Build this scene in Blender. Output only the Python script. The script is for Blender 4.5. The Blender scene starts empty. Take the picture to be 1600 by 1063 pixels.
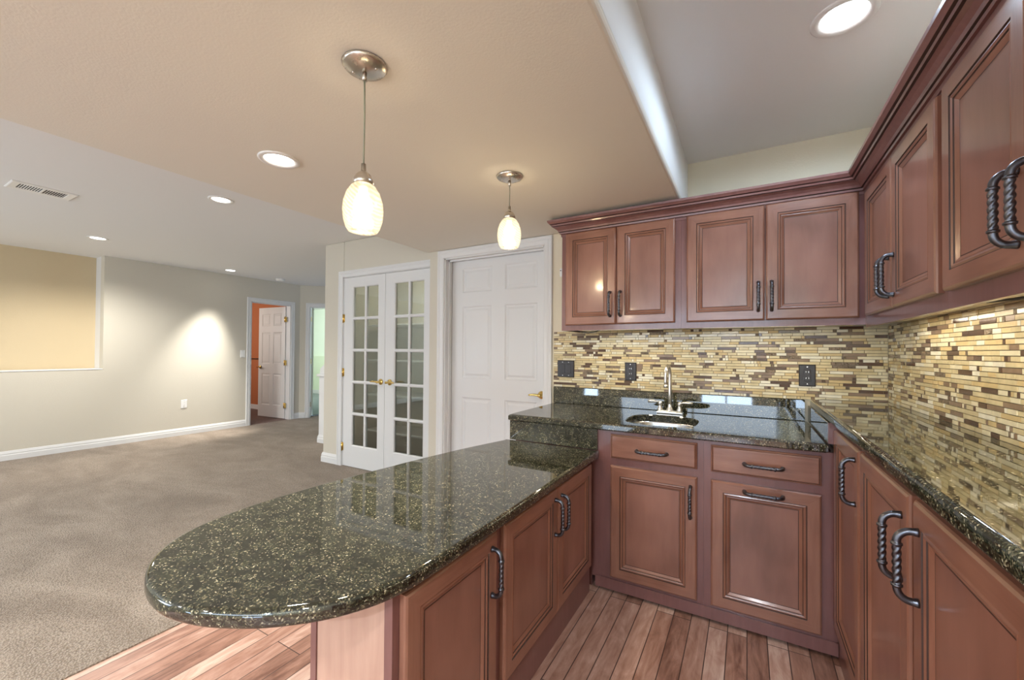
import bpy, math, random
from mathutils import Vector, Matrix
random.seed(7)
PI = math.pi
S = bpy.context.scene
COL = S.collection

# ------------------------------------------------------------------ camera
cam_d = bpy.data.cameras.new('camera')
cam = bpy.data.objects.new('camera', cam_d); COL.objects.link(cam)
S.camera = cam
F_ = Vector((-0.49665517, 0.86786522, 0.01198336)).normalized()
R_ = Vector((0.86794792, 0.49660394, 0.00713765)).normalized()
U_ = R_.cross(F_).normalized(); R_ = F_.cross(U_).normalized()
cam.matrix_world = Matrix(((R_.x, U_.x, -F_.x, 0), (R_.y, U_.y, -F_.y, 0), (R_.z, U_.z, -F_.z, 1.253), (0, 0, 0, 1)))
cam_d.sensor_fit = 'HORIZONTAL'; cam_d.sensor_width = 36
cam_d.lens = 36 * 641.9 / 1600
cam_d.shift_y = (541.8 - 531.5) / 1600
cam_d.clip_start = 0.02

# ------------------------------------------------------------------ world, exposure
S.view_settings.view_transform = 'Standard'
S.view_settings.look = 'None'
S.view_settings.gamma = 1.0
S.view_settings.exposure = 0.84
S.cycles.use_denoising = True
S.cycles.max_bounces = 10; S.cycles.diffuse_bounces = 6; S.cycles.glossy_bounces = 5
S.cycles.transparent_max_bounces = 12
S.cycles.caustics_reflective = False; S.cycles.caustics_refractive = False
S.cycles.sample_clamp_indirect = 6
W = bpy.data.worlds.new('world'); S.world = W; W.use_nodes = True
W.node_tree.nodes['Background'].inputs[0].default_value = (.55, .72, 1, 1)
W.node_tree.nodes['Background'].inputs[1].default_value = 1.2

def lamp(name, kind, loc, energy, color, parent=None, rot=(0, 0, 0), **kw):
    d = bpy.data.lights.new(name, kind); d.energy = energy; d.color = color
    for k, v in kw.items(): setattr(d, k, v)
    o = bpy.data.objects.new(name, d); COL.objects.link(o)
    o.location = loc; o.rotation_euler = rot
    return o
DAY = (.88, .94, 1.0); WARM = (1.0, .82, .58); NEUT = (1.0, .955, .885); COOL = (.62, .80, 1.0)
# daylight lamps: low pair sits at windows seen in reflections, the rest is added fill
lamp('daylight_fill', 'AREA', (-.90, -3.06, 1.70), 22, (.74, .87, 1.0), rot=(PI / 2 + .3, 0, 0), shape='RECTANGLE', size=2.7, size_y=.66)  # added fill, shining in at the made-up long high window
lamp('daylight_fill', 'AREA', (-.335, -3.05, .30), 7, (.60, .78, 1.0), rot=(PI / 2 + .4, 0, 0), shape='RECTANGLE', size=.84, size_y=.36)
lamp('daylight_fill', 'AREA', (-2.92, -3.05, .30), 3, (.60, .78, 1.0), rot=(PI / 2 + .4, 0, 0), shape='RECTANGLE', size=.34, size_y=.36)
lamp('daylight_fill', 'AREA', (-5.3, -3.06, 1.2), 52, DAY, rot=(PI / 2 + .7, 0, 0), shape='RECTANGLE', size=2.0, size_y=1.6)  # added fill, shining in at the made-up wide window
lamp('daylight_fill', 'AREA', (-9.5, 5.3, 1.7), 26, (.95, 1, .95), rot=(PI / 2, 0, 0), shape='RECTANGLE', size=1.4, size_y=1.0)  # lamp added inside the green room, which has no window here
lamp('daylight_fill', 'AREA', (-9.0, 2.75, 1.7), 16, (1, .9, .8), rot=(PI / 2, 0, 0), shape='RECTANGLE', size=1.2, size_y=1.0)  # lamp added inside the orange room to brighten it, no window here

# ------------------------------------------------------------------ materials
def new_mat(name):
    m = bpy.data.materials.new(name); m.use_nodes = True
    nt = m.node_tree; b = nt.nodes['Principled BSDF']
    return m, nt, b
def N(nt, t, **kw):
    n = nt.nodes.new(t)
    for k, v in kw.items():
        if k in n.inputs: n.inputs[k].default_value = v
        else: setattr(n, k, v)
    return n
def L(nt, a, b): nt.links.new(a, b)
def coords(nt, scale=(1, 1, 1), rot=(0, 0, 0)):
    g = N(nt, 'ShaderNodeNewGeometry'); mp = N(nt, 'ShaderNodeMapping')
    mp.inputs['Scale'].default_value = scale; mp.inputs['Rotation'].default_value = rot
    L(nt, g.outputs['Position'], mp.inputs['Vector']); return mp.outputs['Vector']
def ramp(nt, fac, stops, interp='LINEAR'):
    r = N(nt, 'ShaderNodeValToRGB'); r.color_ramp.interpolation = interp
    el = r.color_ramp.elements
    while len(el) < len(stops): el.new(.5)
    for e, (p, c) in zip(el, stops): e.position = p; e.color = (*c, 1)
    L(nt, fac, r.inputs['Fac']); return r.outputs['Color']
def bump(nt, b, h, strength=.2, dist=.002):
    n = N(nt, 'ShaderNodeBump', Strength=strength, Distance=dist)
    L(nt, h, n.inputs['Height']); L(nt, n.outputs['Normal'], b.inputs['Normal'])
def plain(name, col, rough=.5, metal=0, coat=0, spec=.5):
    m, nt, b = new_mat(name)
    b.inputs['Base Color'].default_value = (*col, 1); b.inputs['Roughness'].default_value = rough
    b.inputs['Metallic'].default_value = metal; b.inputs['Coat Weight'].default_value = coat
    b.inputs['Specular IOR Level'].default_value = spec
    v = coords(nt); n = N(nt, 'ShaderNodeTexNoise', Scale=35.0); L(nt, v, n.inputs['Vector'])
    mr = N(nt, 'ShaderNodeMapRange'); mr.inputs['To Min'].default_value = rough * .9; mr.inputs['To Max'].default_value = min(1, rough * 1.1)
    L(nt, n.outputs['Fac'], mr.inputs['Value']); L(nt, mr.outputs['Result'], b.inputs['Roughness'])
    return m
def paint(name, col, tex=.25, rough=.75, scale=170.):
    m, nt, b = new_mat(name)
    v = coords(nt)
    n = N(nt, 'ShaderNodeTexNoise', Scale=scale, Detail=3.0); L(nt, v, n.inputs['Vector'])
    b.inputs['Base Color'].default_value = (*col, 1); b.inputs['Roughness'].default_value = rough
    b.inputs['Specular IOR Level'].default_value = .25
    if tex: bump(nt, b, n.outputs['Fac'], tex, .004)
    return m
def cherry(name, c0, c1, vec=(14, 14, 1.3), rough=.32, coat=.5, gw=.45):
    m, nt, b = new_mat(name)
    v = coords(nt, vec)
    g = N(nt, 'ShaderNodeTexNoise', Scale=3.5, Detail=6.0, Roughness=.6, Distortion=.4); L(nt, v, g.inputs['Vector'])
    bl = N(nt, 'ShaderNodeTexNoise', Scale=5.0, Detail=2.0); L(nt, coords(nt, (1, 1, .6)), bl.inputs['Vector'])
    mx = N(nt, 'ShaderNodeMath', operation='MULTIPLY_ADD'); mx.inputs[1].default_value = gw
    L(nt, g.outputs['Fac'], mx.inputs[0])
    m2 = N(nt, 'ShaderNodeMath', operation='MULTIPLY'); m2.inputs[1].default_value = 1 - gw
    L(nt, bl.outputs['Fac'], m2.inputs[0]); L(nt, m2.outputs[0], mx.inputs[2])
    L(nt, ramp(nt, mx.outputs[0], [(.34, c0), (.66, c1)]), b.inputs['Base Color'])
    b.inputs['Roughness'].default_value = rough; b.inputs['Coat Weight'].default_value = coat; b.inputs['Coat Roughness'].default_value = .12
    bump(nt, b, g.outputs['Fac'], .05, .001)
    return m
WD0 = (.20, .080, .048); WD1 = (.33, .152, .098)
M = {}
M['wood'] = cherry('stained_maple', WD0, WD1)
M['woodx'] = cherry('stained_maple_across', WD0, WD1, (1.3, 14, 14))
M['woody'] = cherry('stained_maple_along', WD0, WD1, (14, 1.3, 14))
M['center'] = cherry('stained_maple_panel', (.195, .082, .054), (.325, .150, .106), (9, 9, 1.6), .3, .5, .22)
M['panel'] = cherry('stained_maple_end_panel', (.44, .25, .18), (.60, .38, .285), (9, 9, .8), .4, .2)
M['frame'] = cherry('stained_maple_frame', (.165, .068, .060), (.225, .100, .088))
M['glaze'] = plain('dark_glaze', (.045, .020, .014), .45)
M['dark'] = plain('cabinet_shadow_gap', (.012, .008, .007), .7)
M['wall'] = paint('beige_wall_paint', (.60, .565, .48))
M['wallk'] = paint('kitchen_wall_paint', (.72, .655, .51))
M['tan'] = paint('tan_niche_paint', (.58, .475, .31))
M['ceil'] = paint('ceiling_paint', (.82, .82, .81), .12, .8, 140.)
M['soffit'] = paint('beige_soffit_paint', (.79, .765, .685), .12, .8, 140.)
M['white'] = paint('white_trim_paint', (.70, .705, .70), 0, .35)
M['orange'] = paint('orange_wall_paint', (.43, .15, .065), .1)
M['green'] = paint('mint_wall_paint', (.80, .87, .765), .1)
M['greenlow'] = paint('green_lower_wall_paint', (.72, .80, .62), .1)
M['olive'] = paint('closet_wall_paint', (.50, .475, .39), .1)
M['pewter'] = plain('brushed_nickel', (.62, .58, .52), .28, 1)
M['steel'] = plain('stainless_steel', (.72, .72, .72), .25, 1)
M['satin'] = plain('satin_nickel_faucet', (.75, .73, .69), .3, 1)
M['brass'] = plain('polished_brass', (.80, .58, .20), .16, 1)
M['antique'] = plain('dark_pewter_handle', (.13, .13, .145), .33, 1)
M['blackp'] = plain('black_plastic', (.014, .010, .011), .3, 0, .3)
M['blackc'] = plain('black_cable', (.01, .01, .01), .5)
M['whitep'] = plain('white_plastic', (.82, .82, .80), .35)
M['grey'] = plain('grey_recess', (.025, .025, .03), .6)
M['under'] = paint('pale_cabinet_underside', (.80, .74, .58), 0, .5)
M['grout'] = plain('grout', (.20, .155, .10), .8)
M['shelf'] = paint('white_shelf', (.80, .80, .78), 0, .4)

def granite():
    m, nt, b = new_mat('black_green_granite')
    v = coords(nt, (1, 1, 1))
    nz = N(nt, 'ShaderNodeTexNoise', Scale=60.0, Detail=2.0); L(nt, v, nz.inputs['Vector'])
    ad = N(nt, 'ShaderNodeVectorMath', operation='MULTIPLY_ADD'); ad.inputs[1].default_value = (.006, .006, .006)
    L(nt, nz.outputs['Color'], ad.inputs[0]); L(nt, v, ad.inputs[2])
    vo = N(nt, 'ShaderNodeTexVoronoi', Scale=330.0); L(nt, ad.outputs[0], vo.inputs['Vector'])
    sp = N(nt, 'ShaderNodeSeparateColor'); L(nt, vo.outputs['Color'], sp.inputs[0])
    c = ramp(nt, sp.outputs[0], [(0, (.008, .010, .007)), (.32, (.022, .025, .014)), (.56, (.046, .046, .024)), (.77, (.085, .081, .050)), (.90, (.17, .145, .085)), (.968, (.42, .37, .25))], 'CONSTANT')
    n2 = N(nt, 'ShaderNodeTexNoise', Scale=26.0, Detail=3.0); L(nt, v, n2.inputs['Vector'])
    mr = N(nt, 'ShaderNodeMapRange'); mr.inputs['From Min'].default_value = .35; mr.inputs['From Max'].default_value = .65
    mr.inputs['To Min'].default_value = .45; mr.inputs['To Max'].default_value = 1.35; L(nt, n2.outputs['Fac'], mr.inputs['Value'])
    mu = N(nt, 'ShaderNodeVectorMath', operation='SCALE'); L(nt, c, mu.inputs[0]); L(nt, mr.outputs['Result'], mu.inputs['Scale'])
    L(nt, mu.outputs[0], b.inputs['Base Color'])
    b.inputs['Roughness'].default_value = .035; b.inputs['IOR'].default_value = 1.75
    b.inputs['Specular IOR Level'].default_value = .6
    return m
M['granite'] = granite()

def planks():
    m, nt, b = new_mat('hand_scraped_plank_floor')
    v = coords(nt, (1, 1, 1), (0, 0, PI / 2))
    br = N(nt, 'ShaderNodeTexBrick', Scale=1.0); L(nt, v, br.inputs['Vector'])
    br.offset = .37; br.offset_frequency = 3
    br.inputs['Brick Width'].default_value = 1.05; br.inputs['Row Height'].default_value = .076
    br.inputs['Mortar Size'].default_value = .0022; br.inputs['Mortar Smooth'].default_value = .3
    br.inputs['Color1'].default_value = (0, 0, 0, 1); br.inputs['Color2'].default_value = (1, 1, 1, 1); br.inputs['Mortar'].default_value = (.5, .5, .5, 1)
    g = N(nt, 'ShaderNodeTexNoise', Scale=2.2, Detail=7.0, Roughness=.62, Distortion=.7); L(nt, coords(nt, (16, 1.6, 1)), g.inputs['Vector'])
    k = N(nt, 'ShaderNodeTexNoise', Scale=9.0, Detail=6.0, Roughness=.65, Distortion=1.0); L(nt, coords(nt, (1.8, .6, 1)), k.inputs['Vector'])
    sp = N(nt, 'ShaderNodeSeparateColor'); L(nt, br.outputs['Color'], sp.inputs[0])
    a = N(nt, 'ShaderNodeMath', operation='MULTIPLY_ADD'); a.inputs[1].default_value = .26; L(nt, sp.outputs[0], a.inputs[0])
    a2 = N(nt, 'ShaderNodeMath', operation='MULTIPLY_ADD'); a2.inputs[1].default_value = .40; L(nt, g.outputs['Fac'], a2.inputs[0])
    a3 = N(nt, 'ShaderNodeMath', operation='MULTIPLY'); a3.inputs[1].default_value = .46; L(nt, k.outputs['Fac'], a3.inputs[0])
    L(nt, a3.outputs[0], a2.inputs[2]); L(nt, a2.outputs[0], a.inputs[2])
    c = ramp(nt, a.outputs[0], [(.36, (.15, .066, .042)), (.50, (.31, .16, .11)), (.62, (.43, .255, .19)), (.78, (.64, .46, .37))])
    mx = N(nt, 'ShaderNodeMix', data_type='RGBA'); L(nt, br.outputs['Fac'], mx.inputs['Factor'])
    L(nt, c, mx.inputs['A']); mx.inputs['B'].default_value = (.06, .03, .022, 1)
    L(nt, mx.outputs['Result'], b.inputs['Base Color'])
    b.inputs['Roughness'].default_value = .38
    h = N(nt, 'ShaderNodeMath', operation='SUBTRACT'); L(nt, g.outputs['Fac'], h.inputs[0]); L(nt, br.outputs['Fac'], h.inputs[1])
    bump(nt, b, h.outputs[0], .25, .003)
    return m
M['planks'] = planks()

def carpet(name, c0, c1):
    m, nt, b = new_mat(name)
    v = coords(nt)
    vo = N(nt, 'ShaderNodeTexVoronoi', Scale=95.0); L(nt, coords(nt, (1, 1.5, 1)), vo.inputs['Vector'])
    big = N(nt, 'ShaderNodeTexNoise', Scale=1.6, Detail=5.0, Roughness=.6, Distortion=1.2); L(nt, coords(nt, (.6, 1.2, 1)), big.inputs['Vector'])
    st = N(nt, 'ShaderNodeTexNoise', Scale=5.0, Detail=3.0); L(nt, v, st.inputs['Vector'])
    a = N(nt, 'ShaderNodeMath', operation='MULTIPLY_ADD'); a.inputs[1].default_value = .75; L(nt, vo.outputs['Distance'], a.inputs[0])
    a2 = N(nt, 'ShaderNodeMath', operation='MULTIPLY_ADD'); a2.inputs[1].default_value = -.9; a2.inputs[2].default_value = .75; L(nt, big.outputs['Fac'], a2.inputs[0])
    a3 = N(nt, 'ShaderNodeMath', operation='MULTIPLY_ADD'); a3.inputs[1].default_value = -.25; L(nt, st.outputs['Fac'], a3.inputs[0]); L(nt, a2.outputs[0], a3.inputs[2])
    L(nt, a3.outputs[0], a.inputs[2])
    L(nt, ramp(nt, a.outputs[0], [(.05, c1), (.75, c0)]), b.inputs['Base Color'])
    b.inputs['Roughness'].default_value = .95; b.inputs['Specular IOR Level'].default_value = .1
    b.inputs['Sheen Weight'].default_value = .2
    inv = N(nt, 'ShaderNodeMath', operation='SUBTRACT'); inv.inputs[0].default_value = 1; L(nt, vo.outputs['Distance'], inv.inputs[1])
    bump(nt, b, inv.outputs[0], .8, .006)
    return m
M['carpet'] = carpet('grey_brown_loop_carpet', (.17, .13, .095), (.42, .35, .28))
M['rugred'] = carpet('reddish_brown_carpet', (.10, .05, .035), (.20, .11, .08))
M['rugblue'] = carpet('blue_grey_carpet', (.20, .24, .24), (.36, .41, .40))

def tile(name, col, rough=.12, tex=0, var=.12):
    m, nt, b = new_mat(name)
    v = coords(nt, (1, 1, 1))
    n = N(nt, 'ShaderNodeTexNoise', Scale=24.0, Detail=3.0); L(nt, v, n.inputs['Vector'])
    lo = tuple(c * (1 - var) for c in col); hi = tuple(min(1, c * (1 + var)) for c in col)
    L(nt, ramp(nt, n.outputs['Fac'], [(.3, lo), (.7, hi)]), b.inputs['Base Color'])
    b.inputs['Roughness'].default_value = rough
    if tex:
        w = N(nt, 'ShaderNodeTexNoise', Scale=150.0, Detail=2.0); L(nt, v, w.inputs['Vector'])
        bump(nt, b, w.outputs['Fac'], tex, .006)
    return m
TILES = [tile('cream_glass_tile', (.64, .54, .32)), tile('pale_cream_stone_tile', (.74, .67, .47), .35), tile('honey_stone_tile', (.60, .46, .23), .4, .1),
         tile('ivory_tile', (.80, .76, .62), .3), tile('taupe_tile', (.25, .17, .11), .2), tile('brown_glass_tile', (.10, .055, .033), .15),
         tile('textured_bronze_tile', (.21, .155, .105), .25, .9, .5)]

def shade_mat():
    m, nt, b = new_mat('swirled_opal_glass')
    out = nt.nodes['Material Output']
    tc = N(nt, 'ShaderNodeTexCoord'); mp = N(nt, 'ShaderNodeMapping'); L(nt, tc.outputs['Object'], mp.inputs['Vector'])
    mp.inputs['Rotation'].default_value = (.3, .85, .2)
    wv = N(nt, 'ShaderNodeTexWave', Scale=34.0, Distortion=4.0); wv.inputs['Detail'].default_value = 2.0
    L(nt, mp.outputs['Vector'], wv.inputs['Vector'])
    tr = N(nt, 'ShaderNodeBsdfTransparent'); gl = N(nt, 'ShaderNodeBsdfGlossy', Roughness=.12); em = N(nt, 'ShaderNodeEmission')
    col = ramp(nt, wv.outputs['Fac'], [(.1, (.62, .48, .30)), (.9, (1.0, .87, .66))])
    L(nt, col, em.inputs['Color']); em.inputs['Strength'].default_value = .36
    tr.inputs['Color'].default_value = (.80, .76, .68, 1)
    rf = N(nt, 'ShaderNodeBsdfRefraction', Roughness=.55, IOR=1.08); rf.inputs['Color'].default_value = (.95, .88, .74, 1)
    m0 = N(nt, 'ShaderNodeMixShader'); m0.inputs[0].default_value = .55; L(nt, tr.outputs[0], m0.inputs[1]); L(nt, rf.outputs[0], m0.inputs[2])
    m2 = N(nt, 'ShaderNodeMixShader'); m2.inputs[0].default_value = .04; L(nt, m0.outputs[0], m2.inputs[1]); L(nt, gl.outputs[0], m2.inputs[2])
    ad = N(nt, 'ShaderNodeAddShader'); L(nt, m2.outputs[0], ad.inputs[0]); L(nt, em.outputs[0], ad.inputs[1])
    L(nt, ad.outputs[0], out.inputs['Surface'])
    return m
M['shade'] = shade_mat()
def emit(name, col, s):
    m, nt, b = new_mat(name)
    b.inputs['Base Color'].default_value = (*col, 1); b.inputs['Emission Color'].default_value = (*col, 1); b.inputs['Emission Strength'].default_value = s
    return m
M['bulb'] = emit('lit_bulb', (1, .90, .72), 4.5)
M['lens'] = emit('lit_ceiling_lens', (1, .96, .9), 6)
M['lenscool'] = emit('lit_cool_ceiling_lens', (.95, .97, 1), 6)
M['strip'] = emit('lit_strip', (1, .9, .7), .9)
def glass():
    m, nt, b = new_mat('clear_door_glass')
    out = nt.nodes['Material Output']
    tr = N(nt, 'ShaderNodeBsdfTransparent'); gl = N(nt, 'ShaderNodeBsdfGlossy', Roughness=.01)
    tr.inputs['Color'].default_value = (.86, .89, .86, 1)
    fr = N(nt, 'ShaderNodeLayerWeight', Blend=.35); mx = N(nt, 'ShaderNodeMixShader')
    ml = N(nt, 'ShaderNodeMath', operation='MULTIPLY_ADD'); ml.inputs[1].default_value = .5; ml.inputs[2].default_value = .02; ml.use_clamp = True
    L(nt, fr.outputs[0], ml.inputs[0]); L(nt, ml.outputs[0], mx.inputs[0])
    L(nt, tr.outputs[0], mx.inputs[1]); L(nt, gl.outputs[0], mx.inputs[2]); L(nt, mx.outputs[0], out.inputs['Surface'])
    return m
M['glass'] = glass()

# ------------------------------------------------------------------ mesh builder
WORLD = {}
class MB:
    def __init__(s): s.v = []; s.f = []; s.m = []; s.sm = []; s.mats = []
    def mi(s, mat):
        if mat not in s.mats: s.mats.append(mat)
        return s.mats.index(mat)
    def face(s, idx, mat, smooth=False): s.f.append(tuple(idx)); s.m.append(s.mi(mat)); s.sm.append(smooth)
    def add(s, pts): i = len(s.v); s.v += [tuple(p) for p in pts]; return i
    def quad(s, pts, mat): i = s.add(pts); s.face(range(i, i + len(pts)), mat)
    def box(s, x0, x1, y0, y1, z0, z1, mat, T=None, skip=''):
        P = [(x0, y0, z0), (x1, y0, z0), (x1, y1, z0), (x0, y1, z0), (x0, y0, z1), (x1, y0, z1), (x1, y1, z1), (x0, y1, z1)]
        if T: P = [T(*p) for p in P]
        i = s.add(P)
        for k, q in (('b', (0, 3, 2, 1)), ('t', (4, 5, 6, 7)), ('f', (0, 1, 5, 4)), ('r', (1, 2, 6, 5)), ('k', (2, 3, 7, 6)), ('l', (3, 0, 4, 7))):
            if k not in skip: s.face([i + a for a in q], mat)
    def bbox(s, x0, x1, y0, y1, z0, z1, mat, r=.002, T=None):
        # box with eased edges: three nested slabs lofted
        rings = []
        for z, d in ((z0, r), (z0 + r, 0), (z1 - r, 0), (z1, r)):
            rings.append([(x0 + d, y0 + d, z), (x1 - d, y0 + d, z), (x1 - d, y1 - d, z), (x0 + d, y1 - d, z)])
        if T: rings = [[T(*p) for p in q] for q in rings]
        s.loft(rings, mat, cap=True)
    def loft(s, rings, mat, closed=True, cap=False, smooth=False, mats=None):
        n = len(rings[0]); base = [s.add(r) for r in rings]
        for k in range(len(rings) - 1):
            mm = mats[k] if mats else mat
            for j in range(n if closed else n - 1):
                a = base[k] + j; b = base[k] + (j + 1) % n
                s.face((a, b, base[k + 1] + (j + 1) % n, base[k + 1] + j), mm, smooth)
        if cap:
            s.face([base[0] + j for j in range(n)][::-1], mats[0] if mats else mat)
            s.face([base[-1] + j for j in range(n)], mats[-1] if mats else mat)
    def lathe(s, prof, mat, c=(0, 0, 0), n=28, axis='Z', cap=False, smooth=True, mats=None):
        rings = []
        for r, h in prof:
            ring = []
            for j in range(n):
                a = 2 * PI * j / n; u, w = r * math.cos(a), r * math.sin(a)
                p = {'Z': (u, w, h), 'Y': (u, h, w), 'X': (h, u, w)}[axis]
                ring.append((c[0] + p[0], c[1] + p[1], c[2] + p[2]))
            rings.append(ring)
        s.loft(rings, mat, cap=cap, smooth=smooth, mats=mats)
    def tube(s, pts, r, mat, n=10, cap=True):
        pts = [Vector(p) for p in pts]; rings = []
        up = Vector((0, 0, 1))
        for i, p in enumerate(pts):
            t = (pts[min(i + 1, len(pts) - 1)] - pts[max(i - 1, 0)]).normalized()
            if i == 0:
                ref = Vector((0, 0, 1)) if abs(t.z) < .9 else Vector((1, 0, 0))
                u = (ref - t * ref.dot(t)).normalized()
            else: u = (u - t * u.dot(t)).normalized()
            w = t.cross(u); rr = r[i] if isinstance(r, (list, tuple)) else r
            rings.append([p + (u * math.cos(2 * PI * j / n) + w * math.sin(2 * PI * j / n)) * rr for j in range(n)])
        s.loft(rings, mat, cap=cap, smooth=True)
    def build(s, name, parent=None, origin=None):
        xs = [p[0] for p in s.v]; ys = [p[1] for p in s.v]; zs = [p[2] for p in s.v]
        o3 = Vector(origin) if origin else Vector(((min(xs) + max(xs)) / 2, (min(ys) + max(ys)) / 2, min(zs)))
        me = bpy.data.meshes.new(name)
        me.from_pydata([(p[0] - o3.x, p[1] - o3.y, p[2] - o3.z) for p in s.v], [], s.f)
        for mt in s.mats: me.materials.append(M[mt] if isinstance(mt, str) else mt)
        me.polygons.foreach_set('material_index', s.m); me.polygons.foreach_set('use_smooth', s.sm)
        me.validate(); me.update()
        import bmesh
        bm = bmesh.new(); bm.from_mesh(me); bmesh.ops.recalc_face_normals(bm, faces=bm.faces); bm.to_mesh(me); bm.free()
        ob = bpy.data.objects.new(name, me); COL.objects.link(ob)
        WORLD[ob.name] = o3
        if parent: ob.parent = parent; ob.location = o3 - WORLD[parent.name]
        else: ob.location = o3
        return ob

def tag(o, label, cat=None, group=None, kind=None):
    o['label'] = label
    if cat: o['category'] = cat
    if group: o['group'] = group
    if kind: o['kind'] = kind
    return o
def thing(name, loc, label, cat, group=None):
    o = bpy.data.objects.new(name, None); COL.objects.link(o); o.location = loc; o.empty_display_size = .05
    WORLD[o.name] = Vector(loc); return tag(o, label, cat, group)
def struct(mb, name, label, cat='wall', parent=None):
    o = mb.build(name, parent); return tag(o, label, cat, None, 'structure')
def bevel(o, w, seg=3):
    b = o.modifiers.new('edge', 'BEVEL'); b.width = w; b.segments = seg; b.limit_method = 'ANGLE'; b.angle_limit = .7
    return o

def sweep(mb, path, prof, mat, side=1, cap=True, mats=None):
    """profile (out, z) carried along a plan path with mitred corners; side=+1: out is to the left of travel"""
    P = [Vector(p) for p in path]; rings = [[] for _ in P]
    nr = []
    for i in range(len(P) - 1):
        d = (P[i + 1] - P[i]).normalized(); nr.append(Vector((-d.y, d.x)) * side)
    for i, p in enumerate(P):
        if i == 0: m = nr[0]
        elif i == len(P) - 1: m = nr[-1]
        else:
            m = (nr[i - 1] + nr[i]); m = m / (m.dot(nr[i]))
        rings[i] = [(p.x + m.x * o, p.y + m.y * o, z) for o, z in prof]
    n = len(prof); base = [mb.add(r) for r in rings]
    for i in range(len(P) - 1):
        for j in range(n - 1):
            mb.face((base[i] + j, base[i] + j + 1, base[i + 1] + j + 1, base[i + 1] + j), mats[j] if mats else mat)
    if cap:
        mb.face([base[0] + j for j in range(n)], mat); mb.face([base[-1] + j for j in range(n)], mat)

CASE = [(0, 0), (0, .010), (.008, .015), (.030, .017), (.042, .013), (.056, .020), (.066, .018), (.070, 0)]
def casing(mb, T, s0, s1, zt, w=1.0, mat='white'):
    """door casing round an opening s0..s1, head at zt; T(s, d, z) -> world, d out of the wall"""
    rings = []
    for (s, z, ds, dz) in ((s0, 0, -1, 0), (s0, zt, -1, 1), (s1, zt, 1, 1), (s1, 0, 1, 0)):
        rings.append([T(s + ds * o * w, t, z + dz * o * w) for o, t in CASE])
    mb.loft(rings, mat, closed=False)
BASEB = [(0, 0), (.014, 0), (.014, .062), (.010, .070), (.011, .082), (.006, .098), (.003, .108), (0, .110)]

# ------------------------------------------------------------------ setting
YW = 2.78; XR = .634; XL = -7.12; ZC = 2.44; ZS = 2.12
b = MB(); b.box(-2.24, XR + .1, -3.1, 2.95, -.05, 0, 'planks'); struct(b, 'floor', 'hand scraped reddish wood plank floor under the kitchen cabinets', 'floor')
b = MB(); b.box(-7.12, -2.24, -3.1, 6.2, -.05, .006, 'carpet')
struct(b, 'floor_carpet', 'grey brown loop carpet with stains in the open living room', 'floor')
b = MB(); b.box(-10.3, -7.12, 2.6, 4.9, -.05, .004, 'rugred'); struct(b, 'floor_bedroom', 'reddish brown floor in the orange room beyond the open door', 'floor')
b = MB(); b.box(-12, -7.2, 4.97, 9.1, -.05, .002, 'rugblue'); struct(b, 'floor_green_room', 'blue grey floor in the mint green room', 'floor')

b = MB(); b.box(-12, XR + .12, -3.1, 9.1, ZC, ZC + .08, 'ceil'); struct(b, 'ceiling', 'textured off white ceiling over the living room and kitchen', 'ceiling')
b = MB(); b.box(-2.46, -.325, -3.0, YW, ZS, ZC, 'soffit')
b.quad([(-.3245, -3.0, ZS + .02), (-.3245, YW, ZS + .02), (-.3245, YW, ZC), (-.3245, -3.0, ZC)], 'ceil')  # paler sheet: cool light on this side face put into its colour
bevel(struct(b, 'ceiling_soffit', 'lowered beige ceiling band above the peninsula with rounded edges', 'ceiling'), .018, 4)

b = MB()   # sink wall with door opening
b.box(-2.43, -2.265, YW, YW + .12, 0, ZC, 'wall'); b.box(-2.265, -1.315, YW, YW + .12, 2.05, ZC, 'wall'); b.box(-1.315, XR + .1, YW, YW + .12, 0, ZC, 'wallk')
struct(b, 'wall_back', 'beige wall behind the sink and the six panel door')
b = MB(); b.box(XR, XR + .1, -3.1, YW, 0, ZC, 'wallk'); struct(b, 'wall_right', 'beige wall behind the cabinets on the right')
b = MB()   # wall behind the camera with window openings: two low ones, plus a wide and a long high one added for fill
wins = [(-6.4, -4.2, .3, 2.1), (-3.10, -2.74, .08, .52), (-.77, .10, .08, .52), (-2.3, .5, 1.34, 2.06)]
for (x0, x1, gaps) in ((XL - .1, -6.4, []), (-6.4, -4.2, [(.3, 2.1)]), (-4.2, -3.10, []), (-3.10, -2.74, [(.08, .52)]), (-2.74, -2.3, []), (-2.3, -.77, [(1.34, 2.06)]), (-.77, .10, [(.08, .52), (1.34, 2.06)]), (.10, .5, [(1.34, 2.06)]), (.5, XR + .1, [])):
    z = 0
    for (e, f) in gaps + [(ZC, ZC)]:
        b.box(x0, x1, -3.12, -3.0, z, e, 'wall'); z = f
struct(b, 'wall_front', 'beige wall with low windows and added fill windows behind the viewer')
for k, (a, c, e, f) in enumerate(wins):
    b = MB()
    for x in [a + .015, c - .015] + ([(a + c) / 2] if c - a > .6 else []): b.box(x - .015, x + .015, -3.09, -3.02, e, f, 'white')
    for z in (e + .015, f - .015): b.box(a, c, -3.09, -3.02, z - .015, z + .015, 'white')
    struct(b, 'window_%d' % (k + 1), 'white framed window behind the viewer, %s' % ('the wide one added for fill light', 'the small low one', 'the low one nearest the kitchen', 'the long high one added for fill light')[k], 'window')

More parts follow.
